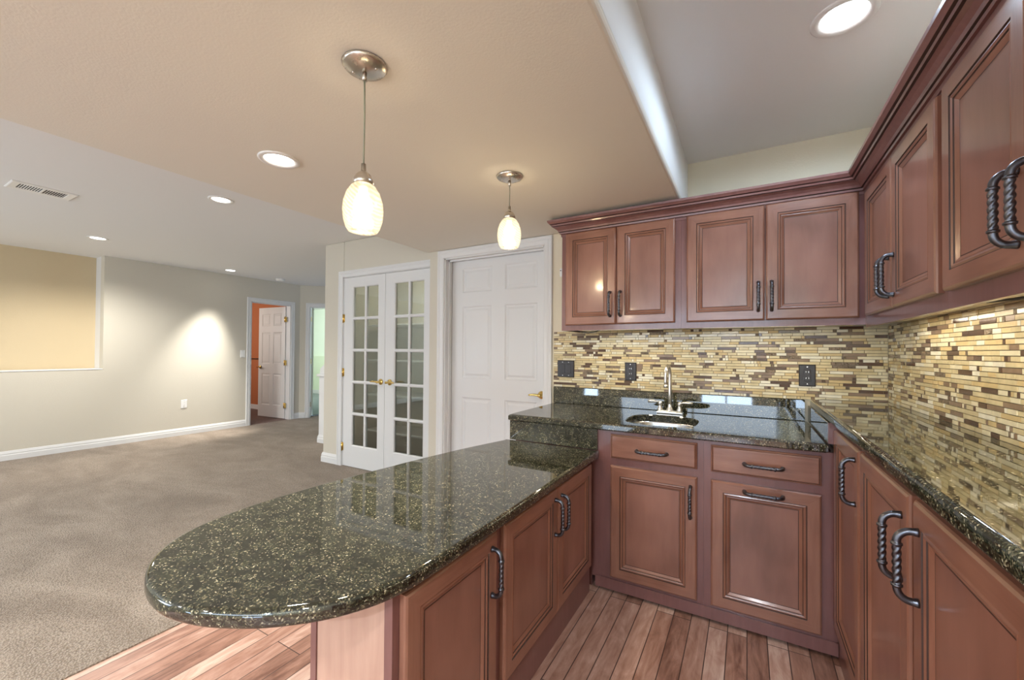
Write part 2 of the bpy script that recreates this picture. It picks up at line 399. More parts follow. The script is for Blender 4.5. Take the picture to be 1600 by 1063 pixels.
# left wall: niche and bedroom door opening
b = MB(); T1 = XL - .12
NX = XL - .26
b.box(T1, XL, -3.1, .2, 0, ZC, 'wall')
b.box(T1, XL, .2, 1.955, 0, .993, 'wall')
b.box(T1, XL, 1.955, 3.75, 0, ZC, 'wall'); b.box(T1, XL, 3.75, 4.43, 2.05, ZC, 'wall'); b.box(T1, XL, 4.43, 4.60, 0, ZC, 'wall')
b.box(NX - .05, T1, .0, 2.1, .90, .993, 'wall')
b.box(NX - .05, T1, 1.955, 2.1, .993, ZC, 'white')
b.box(NX - .05, T1, .0, .2, .993, ZC, 'wall')
struct(b, 'wall_left', 'long beige living room wall with a recessed niche')
b = MB(); b.box(NX - .08, NX - .05 + .02, .0, 2.1, .9, ZC, 'tan'); struct(b, 'wall_niche', 'tan painted back of the niche in the living room wall')
b = MB(); b.bbox(NX - .02, XL + .006, .2, 1.955, .985, .999, 'white', .004); struct(b, 'trim_1', 'thin pale ledge along the bottom of the niche', 'ledge')

# French door wall
YF = 2.966
b = MB()
b.box(-4.137, -3.815, YF, YF + .12, 0, ZC, 'wall'); b.box(-3.815, -2.545, YF, YF + .12, 2.045, ZC, 'wall'); b.box(-2.545, -2.31, YF, YF + .12, 0, ZC, 'wall')
b.box(-4.137, -3.97, YF + .12, 6.2, 0, ZC, 'wall')
b.box(-2.43, -2.31, YW + .12, YF, 0, ZC, 'wall')
bevel(struct(b, 'wall_french', 'beige wall around the glazed double doors'), .012, 3)
b = MB(); b.box(-3.97, -2.31, 3.75, 3.85, 0, ZC, 'olive'); b.box(-3.965, -3.955, YF + .12, 3.75, 0, ZC, 'olive'); b.box(-2.42, -2.31, YF + .12, 3.75, 0, ZC, 'olive')
struct(b, 'wall_closet', 'olive beige walls inside the closet behind the glazed doors')

# angled hall wall with a second door opening
r2 = math.sqrt(.5)
def TA(s, d, z): return (XL + s * r2 + d * r2, 4.60 + s * r2 - d * r2, z)
b = MB()
b.box(0, .17, -.12, 0, 0, ZC, 'wall', TA); b.box(.17, .98, -.12, 0, 2.05, ZC, 'wall', TA); b.box(.98, 3.2, -.12, 0, 0, ZC, 'wall', TA)
struct(b, 'wall_hall', 'angled beige hall wall beside the orange room door')
b = MB(); b.box(-10.3, -7.24, 4.85, 4.93, 0, ZC, 'orange'); b.box(-10.3, -10.2, 2.6, 4.85, 0, ZC, 'orange'); b.box(-10.3, T1, 2.5, 2.6, 0, ZC, 'orange')
struct(b, 'wall_bedroom', 'orange painted wall seen through the open bedroom door')
b = MB(); b.box(-12, -4.1, 7.6, 7.7, 1.08, ZC, 'green'); b.box(-12, -4.1, 7.5, 7.7, 0, 1.08, 'greenlow'); b.box(-12, -11.9, 4.97, 7.6, 0, ZC, 'green')
b.box(-12, -7.25, 4.93, 4.97, 0, ZC, 'green')
struct(b, 'wall_green_room', 'mint green wall with a ledge seen through the hall door')
# stair half wall
b = MB()
b.box(-5.03, -4.137, 3.54, 3.64, 0, .90, 'white'); b.bbox(-5.06, -4.137, 3.52, 3.66, .895, .93, 'white', .006)
b.loft([[(-5.03, y, .93), (-4.14, y, .93), (-4.14, y, 1.62), (-5.03, y, 1.0)] for y in (3.55, 3.63)], 'white', cap=True)
sweep(b, [(-4.14, 3.54), (-5.03, 3.54), (-5.03, 3.64)], BASEB, 'white', 1)
struct(b, 'wall_stair', 'white half wall with sloping top beside the stairs in the hall')

# casings, jambs, baseboards
b = MB(); casing(b, lambda s, d, z: (s, YW - d, z), -2.265, -1.315, 2.05)
b.box(-2.266, -2.255, YW, YW + .12, 0, 2.05, 'white'); b.box(-1.325, -1.314, YW, YW + .12, 0, 2.05, 'white'); b.box(-2.265, -1.315, YW, YW + .12, 2.04, 2.051, 'white')
b.box(-2.255, -2.243, YW + .04, YW + .065, 0, 2.04, 'white'); b.box(-2.255, -1.325, YW + .04, YW + .065, 2.028, 2.04, 'white')
struct(b, 'trim_2', 'white casing around the six panel door', 'door casing')
b = MB(); casing(b, lambda s, d, z: (s, YF - d, z), -3.815, -2.545, 2.045)
b.box(-3.816, -3.808, YF, YF + .12, 0, 2.045, 'white'); b.box(-2.552, -2.544, YF, YF + .12, 0, 2.045, 'white'); b.box(-3.815, -2.545, YF, YF + .12, 2.04, 2.046, 'white')
struct(b, 'trim_3', 'white casing around the glazed double doors', 'door casing')
b = MB(); casing(b, lambda s, d, z: (XL + d, s, z), 3.75, 4.43, 2.05)
b.box(T1, XL, 3.749, 3.762, 0, 2.05, 'white'); b.box(T1, XL, 4.418, 4.431, 0, 2.05, 'white'); b.box(T1, XL, 3.75, 4.43, 2.04, 2.051, 'white')
struct(b, 'trim_4', 'white casing around the doorway to the orange room', 'door casing')
b = MB(); casing(b, TA, .17, .98, 2.05)
b.box(.169, .182, -.12, 0, 0, 2.05, 'white', TA); b.box(.968, .981, -.12, 0, 0, 2.05, 'white', TA); b.box(.17, .98, -.12, 0, 2.04, 2.051, 'white', TA)
for z in (.2, 1.0, 1.78): b.box(.182, .186, -.075, -.045, z, z + .09, 'brass', TA)
struct(b, 'trim_5', 'white casing around the doorway to the mint green room', 'door casing')
b = MB(); sweep(b, [(XL, 3.68), (XL, -3.0)], BASEB, 'white', 1); sweep(b, [TA(.10, 0, 0)[:2], (XL, 4.60), (XL, 4.50)], BASEB, 'white', 1)
struct(b, 'baseboard_left', 'white baseboard along the living room wall', 'baseboard')
b = MB(); sweep(b, [(-4.137, 3.52), (-4.137, YF), (-3.885, YF)], BASEB, 'white', -1)
struct(b, 'baseboard_french', 'white baseboard at the corner left of the glazed doors', 'baseboard')
b = MB(); b.box(-10.2, -7.3, 4.838, 4.85, 0, .10, 'white'); struct(b, 'baseboard_bedroom', 'white baseboard below the orange wall', 'baseboard')
b = MB(); b.box(-11.9, -4.2, 7.486, 7.5, 0, .11, 'white'); struct(b, 'baseboard_green_room', 'white baseboard below the mint green wall', 'baseboard')

# ------------------------------------------------------------------ doors
def panel_leaf(mb, T, w, h, xbr, zbr, th=.035, mat='white'):
    """six panel leaf; T(x, d, z), d>0 toward the viewer; xbr / zbr panel intervals"""
    xs = [0] + [v for p in xbr for v in p] + [w]; zs = [0] + [v for p in zbr for v in p] + [h]
    for i in range(len(xs) - 1):
        for j in range(len(zs) - 1):
            x0, x1, z0, z1 = xs[i], xs[i + 1], zs[j], zs[j + 1]
            if i % 2 == 1 and j % 2 == 1:
                rings = []
                for ins, d in ((0, 0), (.010, -.007), (.022, -.008), (.040, -.002), (.042, -.002)):
                    rings.append([T(x0 + ins, d, z0 + ins), T(x1 - ins, d, z0 + ins), T(x1 - ins, d, z1 - ins), T(x0 + ins, d, z1 - ins)])
                mb.loft(rings, mat); mb.quad(rings[-1], mat)
            else: mb.quad([T(x0, 0, z0), T(x1, 0, z0), T(x1, 0, z1), T(x0, 0, z1)], mat)
    mb.box(0, w, -th, -.0085, 0, h, mat, T)
    for (a, c, e, f) in ((0, 0, 0, h), (w, w, 0, h)): mb.quad([T(a, 0, e), T(a, -.009, e), T(a, -.009, f), T(a, 0, f)], mat)
    for z in (0, h): mb.quad([T(0, 0, z), T(w, 0, z), T(w, -.009, z), T(0, -.009, z)], mat)
def lever(name, T, parent, mirror=1, ln=.10):
    """rosette and lever handle; T(s, d, z) about the rosette centre"""
    m = MB(); n = 20
    rings = []
    for r, d in ((.031, 0), (.031, .006), (.024, .012), (.012, .014), (.011, .042), (.013, .046), (.013, .056), (.004, .058)):
        rings.append([T(r * math.cos(2 * PI * j / n), d, r * math.sin(2 * PI * j / n)) for j in range(n)])
    m.loft(rings, 'brass', cap=True, smooth=True)
    m.tube([T(mirror * ln * k / 8, .050, .004 * math.sin(k / 8 * PI)) for k in range(9)], [.010, .010, .0095, .009, .009, .0085, .008, .0075, .006], 'brass')
    return m.build(name, parent)
def hinge(T, parent):
    m = MB(); m.tube([T(0, .006, -.045), T(0, .006, .045)], .007, 'brass', 8); m.box(0, .018, -.002, .003, -.042, .042, 'brass', T)
    m.tube([T(0, .006, -.05), T(0, .006, -.045)], .005, 'brass', 8)
    return m.build('hinge', parent)

b = MB(); YD = 2.872
panel_leaf(b, lambda x, d, z: (-2.253 + x, YD - d, .012 + z), .926, 2.022, [(.112, .412), (.540, .835)], [(.20, .845), (1.01, 1.625), (1.745, 1.955)])
d1 = struct(b, 'door_1', 'white six panel interior door with brass lever left of the sink', 'door')
lever('door_handle', lambda s, d, z: (-1.375 + s, YD - d, .918 + z), d1, -1, .09)

def french_leaf(x0, x1, gx0, gx1, name, label):
    m = MB(); y0, y1 = YF + .002, YF + .037; z0, z1 = .012, 2.036; g0, g1 = .235, 1.935
    m.box(x0, gx0, y0, y1, z0, z1, 'white'); m.box(gx1, x1, y0, y1, z0, z1, 'white')
    m.box(gx0, gx1, y0, y1, z0, g0, 'white'); m.box(gx0, gx1, y0, y1, g1, z1, 'white')
    mid = (gx0 + gx1) / 2; w = .016
    def bar(a0, a1, c0, c1, vert):
        # muntin with a rounded face
        cx = (a0 + a1) / 2; cz = (c0 + c1) / 2
        prof = [(-1, .010), (-.75, .004), (-.3, .001), (.3, .001), (.75, .004), (1, .010)]
        if vert: m.loft([[(cx + p * w, y0 + d, z) for p, d in prof] + [(cx + w, y1 - .006, z), (cx - w, y1 - .006, z)] for z in (c0, c1)], 'white', cap=True)
        else: m.loft([[(x, y0 + d, cz + p * w) for p, d in prof] + [(x, y1 - .006, cz + w), (x, y1 - .006, cz - w)] for x in (a0, a1)], 'white', cap=True)
    bar(mid - w, mid + w, g0, g1, True)
    for k in range(1, 5):
        z = g0 + (g1 - g0) * k / 5; bar(gx0, gx1, z - w, z + w, False)
    # sloped bead around the glass
    m.loft([[(gx0 + i, y0 + d, g0 + i), (gx1 - i, y0 + d, g0 + i), (gx1 - i, y0 + d, g1 - i), (gx0 + i, y0 + d, g1 - i)] for i, d in ((0, 0), (.009, .008), (.009, .02))], 'white')
    o = struct(m, name, label, 'door')
    g = MB(); g.box(gx0 + .002, gx1 - .002, y0 + .017, y0 + .021, g0 + .002, g1 - .002, 'glass'); g.build('glass_panes', o)
    return o
dl = french_leaf(-3.806, -3.182, -3.668, -3.280, 'door_2', 'left leaf of the white glazed double doors, hinged at the left wall')
dr = french_leaf(-3.178, -2.554, -3.052, -2.663, 'door_3', 'right leaf of the white glazed double doors, partly behind the wall end')
for z in (.215, 1.015, 1.60): hinge(lambda s, d, z_, z=z: (-3.810 + s, YF - d, z + z_), dl)
lever('door_handle', lambda s, d, z: (-3.232 + s, YF + .002 - d, .935 + z), dl, -1)
lever('door_handle', lambda s, d, z: (-3.105 + s, YF + .002 - d, .935 + z), dr, 1)

# bedroom leaf, standing open at a right angle, hinged on the far jamb
b = MB()
def TB(x, d, z): return (-7.235 - .755 + x, 4.405 - .055 * (1 - x / .755) - d, .014 + z)
panel_leaf(b, TB, .745, 2.02, [(.10, .33), (.42, .65)], [(.22, .80), (.98, 1.56), (1.68, 1.90)])
db = struct(b, 'door_4', 'white six panel door standing open into the orange room', 'door')
for z in (.25, 1.02, 1.80):
    m = MB(); m.box(-7.238, -7.205, 4.385, 4.412, z - .045, z + .045, 'brass'); m.tube([(-7.222, 4.38, z - .05), (-7.222, 4.38, z + .05)], .008, 'brass', 8); m.build('hinge', db)
lever('door_handle', lambda s, d, z: (-7.925 + s, 4.348 - d, .93 + z), db, 1, .09)

# closet shelves
for z, w in ((1.555, 'top'), (1.147, 'second from the top'), (.75, 'third from the top'), (.33, 'lowest')):
    b = MB(); b.bbox(-3.90, -2.425, 3.35, 3.748, z - .02, z, 'shelf', .003)
    tag(b.build('closet_shelf'), 'white closet shelf behind the glazed doors, %s of four' % w, 'shelf', 'closet shelves')

# ------------------------------------------------------------------ cabinet parts
DP = [(0, -.020), (0, -.007), (.003, -.003), (.008, 0), (.050, 0), (.0515, -.003), (.053, -.003), (.058, -.0012), (.063, -.004), (.065, -.0065), (.068, -.0062), (.078, -.0125), (.0805, -.0125)]
DM = ['w', 'w', 'w', 'w', 'g', 'g', 'w', 'w', 'g', 'w', 'w', 'g']
def cab_door(T, a0, a1, z0, z1, parent, horiz='woodx', name='door'):
    """raised frame door; T(a, d, z): a along the face, d out of it"""
    m = MB(); rings = []
    for ins, d in DP:
        rings.append([T(a0 + ins, d, z0 + ins), T(a1 - ins, d, z0 + ins), T(a1 - ins, d, z1 - ins), T(a0 + ins, d, z1 - ins)])
    base = [m.add(r) for r in rings]
    for k in range(len(rings) - 1):
        for j in range(4):
            mt = 'glaze' if DM[k] == 'g' else (horiz if j % 2 == 0 else 'wood')
            m.face((base[k] + j, base[k] + (j + 1) % 4, base[k + 1] + (j + 1) % 4, base[k + 1] + j), mt)
    m.quad(rings[-1], 'center'); m.quad(rings[0], 'wood')
    return m.build(name, parent)
def drawer_front(T, a0, a1, z0, z1, parent):
    m = MB(); rings = []
    prof = [(0, -.020), (0, -.009), (.002, -.005), (.006, -.003), (.0075, -.004), (.009, -.001), (.012, 0)]
    for ins, d in prof: rings.append([T(a0 + ins, d, z0 + ins), T(a1 - ins, d, z0 + ins), T(a1 - ins, d, z1 - ins), T(a0 + ins, d, z1 - ins)])
    m.loft(rings, 'woodx', mats=['woodx', 'woodx', 'woodx', 'glaze', 'woodx', 'woodx']); m.quad(rings[-1], 'woodx'); m.quad(rings[0], 'woodx')
    return m.build('drawer', parent)

def handle_mesh():
    """rope-twist bar pull along Z, standing out toward -Y, feet at z=+-.076 on y=0"""
    m = MB(); n = 18; Lh = .072; pr = .034; rc = .024
    path = [(0.0, -Lh, .0092), (.004, -Lh, .0086)]
    for k in range(9):
        a = k / 8 * PI / 2
        path.append((pr - rc + rc * math.sin(a), -Lh + rc - rc * math.cos(a), .0074))
    zc = Lh - rc
    for z, r in ((-zc + .002, .0074), (-zc + .003, .0098), (-zc + .007, .0102), (-zc + .008, .0074)): path.append((pr, z, r))
    K = 44
    for k in range(K + 1): path.append((pr, -zc + .009 + (2 * zc - .018) * k / K, -.0062))
    for z, r in ((zc - .008, .0074), (zc - .007, .0102), (zc - .003, .0098), (zc - .002, .0074)): path.append((pr, z, r))
    for k in range(9):
        a = (1 - k / 8) * PI / 2
        path.append((pr - rc + rc * math.sin(a), Lh - rc + rc * math.cos(a), .0074))
    path += [(.004, Lh, .0086), (0.0, Lh, .0092)]
    rings = []
    for i, (d, z, r) in enumerate(path):
        p0 = path[max(i - 1, 0)]; p1 = path[min(i + 1, len(path) - 1)]
        t = Vector((0, -(p1[0] - p0[0]), p1[1] - p0[1])).normalized()
        u = Vector((1, 0, 0)); w = t.cross(u); ring = []
        for j in range(n):
            a = 2 * PI * j / n; rr = abs(r)
            if r < 0: rr = .0072 * (1 + .15 * math.cos(3 * a - z * 420))
            q = Vector((0, -d, z)) + (u * math.cos(a) + w * math.sin(a)) * rr
            ring.append(q)
        rings.append(ring)
    m.loft(rings, 'antique', cap=True, smooth=True)
    o = m.build('handle_source', None, (0, 0, 0)); me = o.data; bpy.data.objects.remove(o); me.name = 'handle'
    return me
HM = handle_mesh()
def handle(parent, loc, rot=(0, 0, 0)):
    o = bpy.data.objects.new('handle', HM); COL.objects.link(o); o.parent = parent
    o.location = Vector(loc) - WORLD[parent.name]; o.rotation_euler = rot
    o['label'] = 'dark twisted metal handle'
    return o
HZ = (0, PI / 2, 0)            # horizontal, facing -Y
HXm = (0, 0, -PI / 2)          # facing -X
HXp = (0, 0, PI / 2)           # facing +X

# ------------------------------------------------------------------ upper cabinets, sink wall
YU = 2.455
def TU(a, d, z): return (a, YU - d, z)
def upper_back(x0, x1, doors, hx, label, left_end):
    t = thing('wall_cabinet', ((x0 + x1) / 2, 2.62, 1.39), label, 'cabinet', 'wall cabinets')
    m = MB()
    m.box(x0, x1, 2.475, YW - .001, 1.405, 2.03, 'frame'); m.box(x0, x1, 2.475, 2.494, 1.39, 1.405, 'frame')
    if left_end: m.box(x0, x0 + .016, 2.494, YW - .001, 1.39, 1.405, 'frame')
    m.build('body', t)
    m = MB(); m.box(x0 + .017, x1 - .001, 2.495, YW - .010, 1.400, 1.4048, 'under'); m.build('bottom_panel', t)
    for (a0, a1), h in zip(doors, hx):
        d = cab_door(TU, a0, a1, 1.423, 2.014, t); handle(d, (h, YU, 1.545))
    return t
upper_back(-1.045, -.322, [(-1.015, -.688), (-.684, -.353)], (-.722, -.660), 'two door maple wall cabinet nearest the white six panel door', True)
upper_back(-.3215, .4795, [(-.292, .078), (.083, .454)], (.050, .108), 'two door maple wall cabinet right of the faucet, ending in the inside corner', False)

# upper cabinets, right wall
XU = .46
def TUR(a, d, z): return (XU - d, a, z)
def upper_right(y0, y1, doors, hy, label):
    t = thing('wall_cabinet', (.557, (y0 + y1) / 2, 1.39), label, 'cabinet', 'wall cabinets')
    m = MB(); m.box(.48, XR - .001, y0, y1, 1.405, 2.03, 'frame'); m.box(.48, .498, y0, y1, 1.378, 1.405, 'frame'); m.build('body', t)
    m = MB(); m.box(.499, XR - .010, y0 + .001, y1 - .001, 1.400, 1.4048, 'under'); m.build('bottom_panel', t)
    for (a0, a1), h in zip(doors, hy):
        d = cab_door(TUR, a0, a1, 1.425, 1.985, t, 'woody'); handle(d, (XU, h, 1.542), HXm)
    return t
upper_right(1.574, 2.4745, [(2.006, 2.400), (1.597, 2.001)], (2.035, 1.972), 'two door maple wall cabinet on the right wall next to the inside corner')
upper_right(.66, 1.5735, [(1.157, 1.553), (.752, 1.152)], (1.186, 1.124), 'two door maple wall cabinet on the right wall closest to the viewer')

# crown moulding (one mitred run)
b = MB()
CR = [(0.001, 2.0), (.005, 2.0), (.006, 2.014), (.0055, 2.0155), (.013, 2.017), (.015, 2.026), (.0135, 2.0285), (.020, 2.030), (.024, 2.040), (.036, 2.052), (.047, 2.058), (.046, 2.061), (.054, 2.062), (.057, 2.070), (.0555, 2.0725), (.064, 2.074), (.070, 2.082), (.0745, 2.087), (.076, 2.098), (.001, 2.100)]
CM = ['frame'] * 19
for k in (2, 5, 6, 11, 14): CM[k] = 'glaze'
sweep(b, [(-1.045, YW - .002), (-1.045, 2.475), (.48, 2.475), (.48, .66)], CR, 'frame', -1, mats=CM)
o = b.build('crown_molding'); tag(o, 'reddish brown stepped crown molding running along the tops of all the wall cabinets', 'molding')
# ------------------------------------------------------------------ base cabinets, sink run
YB = 2.119
def TBk(a, d, z): return (a, YB - d, z)
def base_sink(x0, x1, a0, a1, label, horiz):
    t = thing('base_cabinet', ((x0 + x1) / 2, 2.45, .0), label, 'cabinet', 'base cabinets of the sink counter')
    m = MB(); m.box(x0, x1, YB + .021, YW - .03, .062, .60, 'frame'); m.box(x0, x1, YB + .021, YB + .05, .60, .843, 'frame')
    m.box(x0, x0 + .018, YB + .05, YW - .03, .60, .843, 'frame'); m.box(x1 - .018, x1, YB + .05, YW - .03, .60, .843, 'frame')
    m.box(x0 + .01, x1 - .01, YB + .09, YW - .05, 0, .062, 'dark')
    m.build('body', t)
    d = drawer_front(TBk, a0, a1, .702, .826, t); handle(d, ((a0 + a1) / 2 - .0, YB, .757), HZ)
    d = cab_door(TBk, a0, a1, .086, .664, t)
    if horiz: handle(d, ((a0 + a1) / 2, YB, .634), HZ)
    else: handle(d, (a1 - .028, YB, .545))
    return t
base_sink(-.722, -.178, -.619, -.205, 'maple base cabinet left under the sink, door handle upright', False)
base_sink(-.1775, .3245, -.146, .269, 'maple base cabinet right of the sink, with two level handles one above the other', True)
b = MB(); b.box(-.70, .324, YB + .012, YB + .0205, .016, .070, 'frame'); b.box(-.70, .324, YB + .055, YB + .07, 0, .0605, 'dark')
tag(b.build('kick_board'), 'long plum brown kick board below the sink cabinets, just above the floor', 'kick board')
# blind corner body under the sink counter's left end
t = thing('corner_cabinet', (-.965, 2.45, 0), 'plain brown corner cabinet filling in below the left end of the sink counter', 'cabinet')
m = MB(); m.box(-1.20, -.7235, 2.150, YW - .03, 0, .843, 'frame'); m.build('body', t)

# right base run
XB = .305
def TBR(a, d, z): return (XB - d, a, z)
def base_right(y0, y1, doors, hs, label, z1=.945):
    t = thing('base_cabinet', (.48, (y0 + y1) / 2, 0), label, 'cabinet', 'base cabinets of the right wall')
    m = MB(); m.box(.326, XR - .001, y0, y1, .0, .968, 'frame'); m.build('body', t)
    for (a0, a1), (hy, hz) in zip(doors, hs):
        d = cab_door(TBR, a0, a1, .144, z1, t, 'woody'); handle(d, (XB, hy, hz), HXm)
    return t
corner = base_right(1.672, 2.128, [(1.683, 2.108)], [(1.722, .835)], 'narrow one door maple cabinet in the inside corner of the right counter')
base_right(.72, 1.6715, [(1.216, 1.660), (.742, 1.187)], [(1.258, .815), (1.150, .815)], 'two door maple cabinet below the right counter with handles side by side')
base_right(-.24, .7195, [(.255, .70), (-.22, .225)], [(.29, .815), (.19, .815)], 'maple cabinet at the near end of the right counter')
m = MB(); m.box(.289, .3255, 2.109, 2.1278, .884, .9685, 'frame'); m.build('corner_stile', corner)  # strip added in front of the riser end to hide a glint
b = MB(); b.box(.326, XR - .001, 2.129, YW - .001, 0, .968, 'frame')
tag(b.build('corner_filler'), 'plain brown filler cabinet closing the blind corner below the right counter', 'cabinet')

# peninsula cabinets
XP = -.695
def TP(a, d, z): return (XP + d, a, z)
def pen(y0, y1, doors, hs, label, end):
    t = thing('base_cabinet', (-.865, (y0 + y1) / 2, 0), label, 'cabinet', 'base cabinets of the peninsula')
    m = MB(); m.box(-1.0, -.716, y0 + (.012 if end else 0), y1, 0, .688, 'frame'); m.build('body', t)
    if end:
        m = MB(); m.box(-1.0 + .006, -.742, y0 + .004, y0 + .0118, 0, .688, 'panel'); m.build('end_panel', t)['label'] = 'paler wood grained end panel'
        m = MB(); m.box(-1.017, -.995, y0, y0 + .0118, 0, .688, 'frame'); m.box(-.742, -.716, y0, y0 + .0118, 0, .688, 'frame'); m.build('corner_stile', t)
    for (a0, a1), (hy, hz) in zip(doors, hs):
        d = cab_door(TP, a0, a1, .148, .676, t, 'woody'); handle(d, (XP, hy, hz), HXp)
    return t
pen(.700, 1.155, [(.722, 1.133)], [(1.098, .560)], 'one door maple cabinet at the rounded end of the peninsula', True)
pen(1.1555, 2.085, [(1.180, 1.618), (1.623, 2.058)], [(1.588, .562), (1.655, .562)], 'two door maple peninsula cabinet next to the sink cabinets', False)

# ------------------------------------------------------------------ granite counters
def poly_slab(m, pts, z0, z1, r, mat):
    """slab with rounded edge from a plan outline (counter-clockwise)"""
    P = [Vector(p) for p in pts]; n = len(P); nr = []
    for i in range(n):
        d = (P[(i + 1) % n] - P[i - 1]).normalized(); nr.append(Vector((d.y, -d.x)))
    rings = []
    for k in range(5): a = k / 4 * PI / 2; rings.append((z0 + r - r * math.cos(a), -r + r * math.sin(a)))
    for k in range(5): a = k / 4 * PI / 2; rings.append((z1 - r + r * math.sin(a), -r + r * math.cos(a)))
    rr = [[(p.x + q.x * o, p.y + q.y * o, z) for p, q in zip(P, nr)] for z, o in rings]
    base = [m.add(x) for x in rr]
    for k in range(len(rr) - 1):
        for j in range(n): m.face((base[k] + j, base[k] + (j + 1) % n, base[k + 1] + (j + 1) % n, base[k + 1] + j), mat, True)
    m.face([base[0] + j for j in range(n)][::-1], mat); m.face([base[-1] + j for j in range(n)], mat)
def spline(pts, sub=6):
    out = []
    for i in range(len(pts) - 1):
        p0 = Vector(pts[max(i - 1, 0)]); p1 = Vector(pts[i]); p2 = Vector(pts[i + 1]); p3 = Vector(pts[min(i + 2, len(pts) - 1)])
        for k in range(sub):
            t = k / sub
            out.append(.5 * ((2 * p1) + (p2 - p0) * t + (2 * p0 - 5 * p1 + 4 * p2 - p3) * t * t + (3 * p1 - p0 - 3 * p2 + p3) * t ** 3))
    out.append(Vector(pts[-1])); return out
curve = spline([(-1.245, 2.128), (-1.325, 1.82), (-1.385, 1.50), (-1.425, 1.20), (-1.448, .98), (-1.450, .76), (-1.410, .585), (-1.322, .470), (-1.205, .408), (-1.085, .388), (-.985, .402), (-.90, .436), (-.82, .488), (-.740, .572), (-.690, .680), (-.676, .82), (-.674, 1.1), (-.678, 1.6), (-.682, 2.128)])
b = MB(); poly_slab(b, [tuple(p) for p in curve], .690, .730, .013, 'granite')
tag(b.build('peninsula_countertop'), 'lowest black and gold flecked granite counter with the big rounded end', 'countertop')

t = thing('sink_countertop', (-.47, 2.44, .845), 'middle level black granite counter holding the small sink and faucet', 'countertop')
b = MB()
x0, x1, y0, y1 = -1.227, .288, 2.105, YW - .001
hc = (-.405, 2.362); hw, hd = .178, .186
angs = sorted([2 * PI * k / 72 for k in range(72)] + [math.atan2(yy - hc[1], xx - hc[0]) % (2 * PI) for xx in (x0, x1) for yy in (y0, y1)])
def supe(a, w, d, e=3.2):
    c, s = math.cos(a), math.sin(a); k = (abs(c / w) ** e + abs(s / d) ** e) ** (-1 / e); return (hc[0] + c * k, hc[1] + s * k)
def rectp(a, ins=0):
    c, s = math.cos(a), math.sin(a); ts = []
    if c: ts.append(((x1 - ins if c > 0 else x0 + ins) - hc[0]) / c)
    if s: ts.append(((y1 - ins if s > 0 else y0 + ins) - hc[1]) / s)
    k = min(v for v in ts if v > 0); return (hc[0] + c * k, hc[1] + s * k)
ring = lambda f, z: [(*f(a), z) for a in angs]
b.loft([ring(lambda a: supe(a, hw, hd), .845), ring(lambda a: supe(a, hw, hd), .878), ring(lambda a: supe(a, hw + .004, hd + .004), .882), ring(lambda a: rectp(a, .008), .882), ring(lambda a: rectp(a, .002), .879), ring(lambda a: rectp(a), .873), ring(lambda a: rectp(a), .851), ring(lambda a: rectp(a, .006), .845), ring(lambda a: supe(a, hw, hd), .845)], 'granite')
b.build('slab', t)
b = MB(); b.bbox(-1.228, .275, YW - .022, YW - .001, .8825, 1.000, 'granite', .003); b.build('backsplash', t)
b = MB(); b.bbox(-1.228, -.692, 2.128, 2.149, .7305, .8445, 'granite', .002)
tag(b.build('granite_riser'), 'upright granite strip stepping from the peninsula counter up to the sink counter', 'riser')

t = thing('right_countertop', (.46, 1.2, .97), 'highest black granite counter running along the right wall', 'countertop')
b = MB(); poly_slab(b, [(.288, 2.66), (.288, -.25), (XR - .001, -.25), (XR - .001, YW - .001), (.37, YW - .001)], .970, 1.010, .011, 'granite')
b.build('slab', t)
b = MB(); b.bbox(.2885, .298, 2.1285, YW - .024, .8825, .9695, 'granite', .002)
tag(b.build('granite_riser'), 'upright granite strip stepping from the sink counter up to the right counter', 'riser')

# sink and faucet
t = thing('sink', (hc[0], hc[1], .70), 'small stainless undermount sink set in the granite counter', 'sink')
b = MB()
rings = []
for sc, z in ((1.10, .8445), (1.01, .8445), (1.0, .835), (.97, .76), (.90, .715), (.6, .702), (.16, .700)):
    rings.append([(*supe(2 * PI * k / 48, hw * sc, hd * sc), z) for k in range(48)])
b.loft(rings, 'steel', smooth=True); b.build('basin', t)
b = MB(); b.lathe([(.030, .701), (.030, .703), (.024, .702), (.02, .699), (.002, .699)], 'steel', (*hc, 0), 24); b.build('drain', t)
t = thing('faucet', (-.408, 2.655, .8825), 'satin nickel two lever bar faucet with tall curved spout behind the sink', 'faucet')
b = MB(); b.bbox(-.482, -.334, 2.628, 2.682, .8823, .895, 'satin', .004)
b.bbox(-.474, -.342, 2.634, 2.676, .894, .900, 'satin', .004); b.build('base_plate', t)
b = MB(); b.lathe([(.021, .899), (.021, .905), (.015, .915), (.012, .925), (.0115, .94)], 'satin', (-.408, 2.655, 0), 20)
pts = [(-.408, 2.655, z) for z in (.93, 1.0, 1.06, 1.12)]
for k in range(1, 11):
    a = k / 10 * PI * 1.05; pts.append((-.408 - .008 * k / 10, 2.655 - .052 + .052 * math.cos(a), 1.12 + .055 * math.sin(a)))
e = pts[-1]; pts += [(e[0], e[1] + .001, e[2] - .03), (e[0], e[1] + .002, e[2] - .058)]
b.tube(pts, [.0105] * 4 + [.0098] * 10 + [.0098, .0098], 'satin', 14)
b.tube([(e[0], e[1] + .002, e[2] - .048), (e[0], e[1] + .002, e[2] - .066)], .0125, 'satin', 14); b.build('spout', t)
for sgn in (-1, 1):
    b = MB(); cx = -.408 + sgn * .056
    b.lathe([(.017, .899), (.018, .905), (.012, .918), (.010, .93), (.014, .94), (.012, .952), (.002, .957)], 'satin', (cx, 2.655, 0), 18)
    b.tube([(cx, 2.655, .947), (cx + sgn * .02, 2.652, .951), (cx + sgn * .05, 2.648, .953), (cx + sgn * .072, 2.645, .950)], [.006, .0065, .010, .008], 'satin', 12)
    b.build('lever', t)

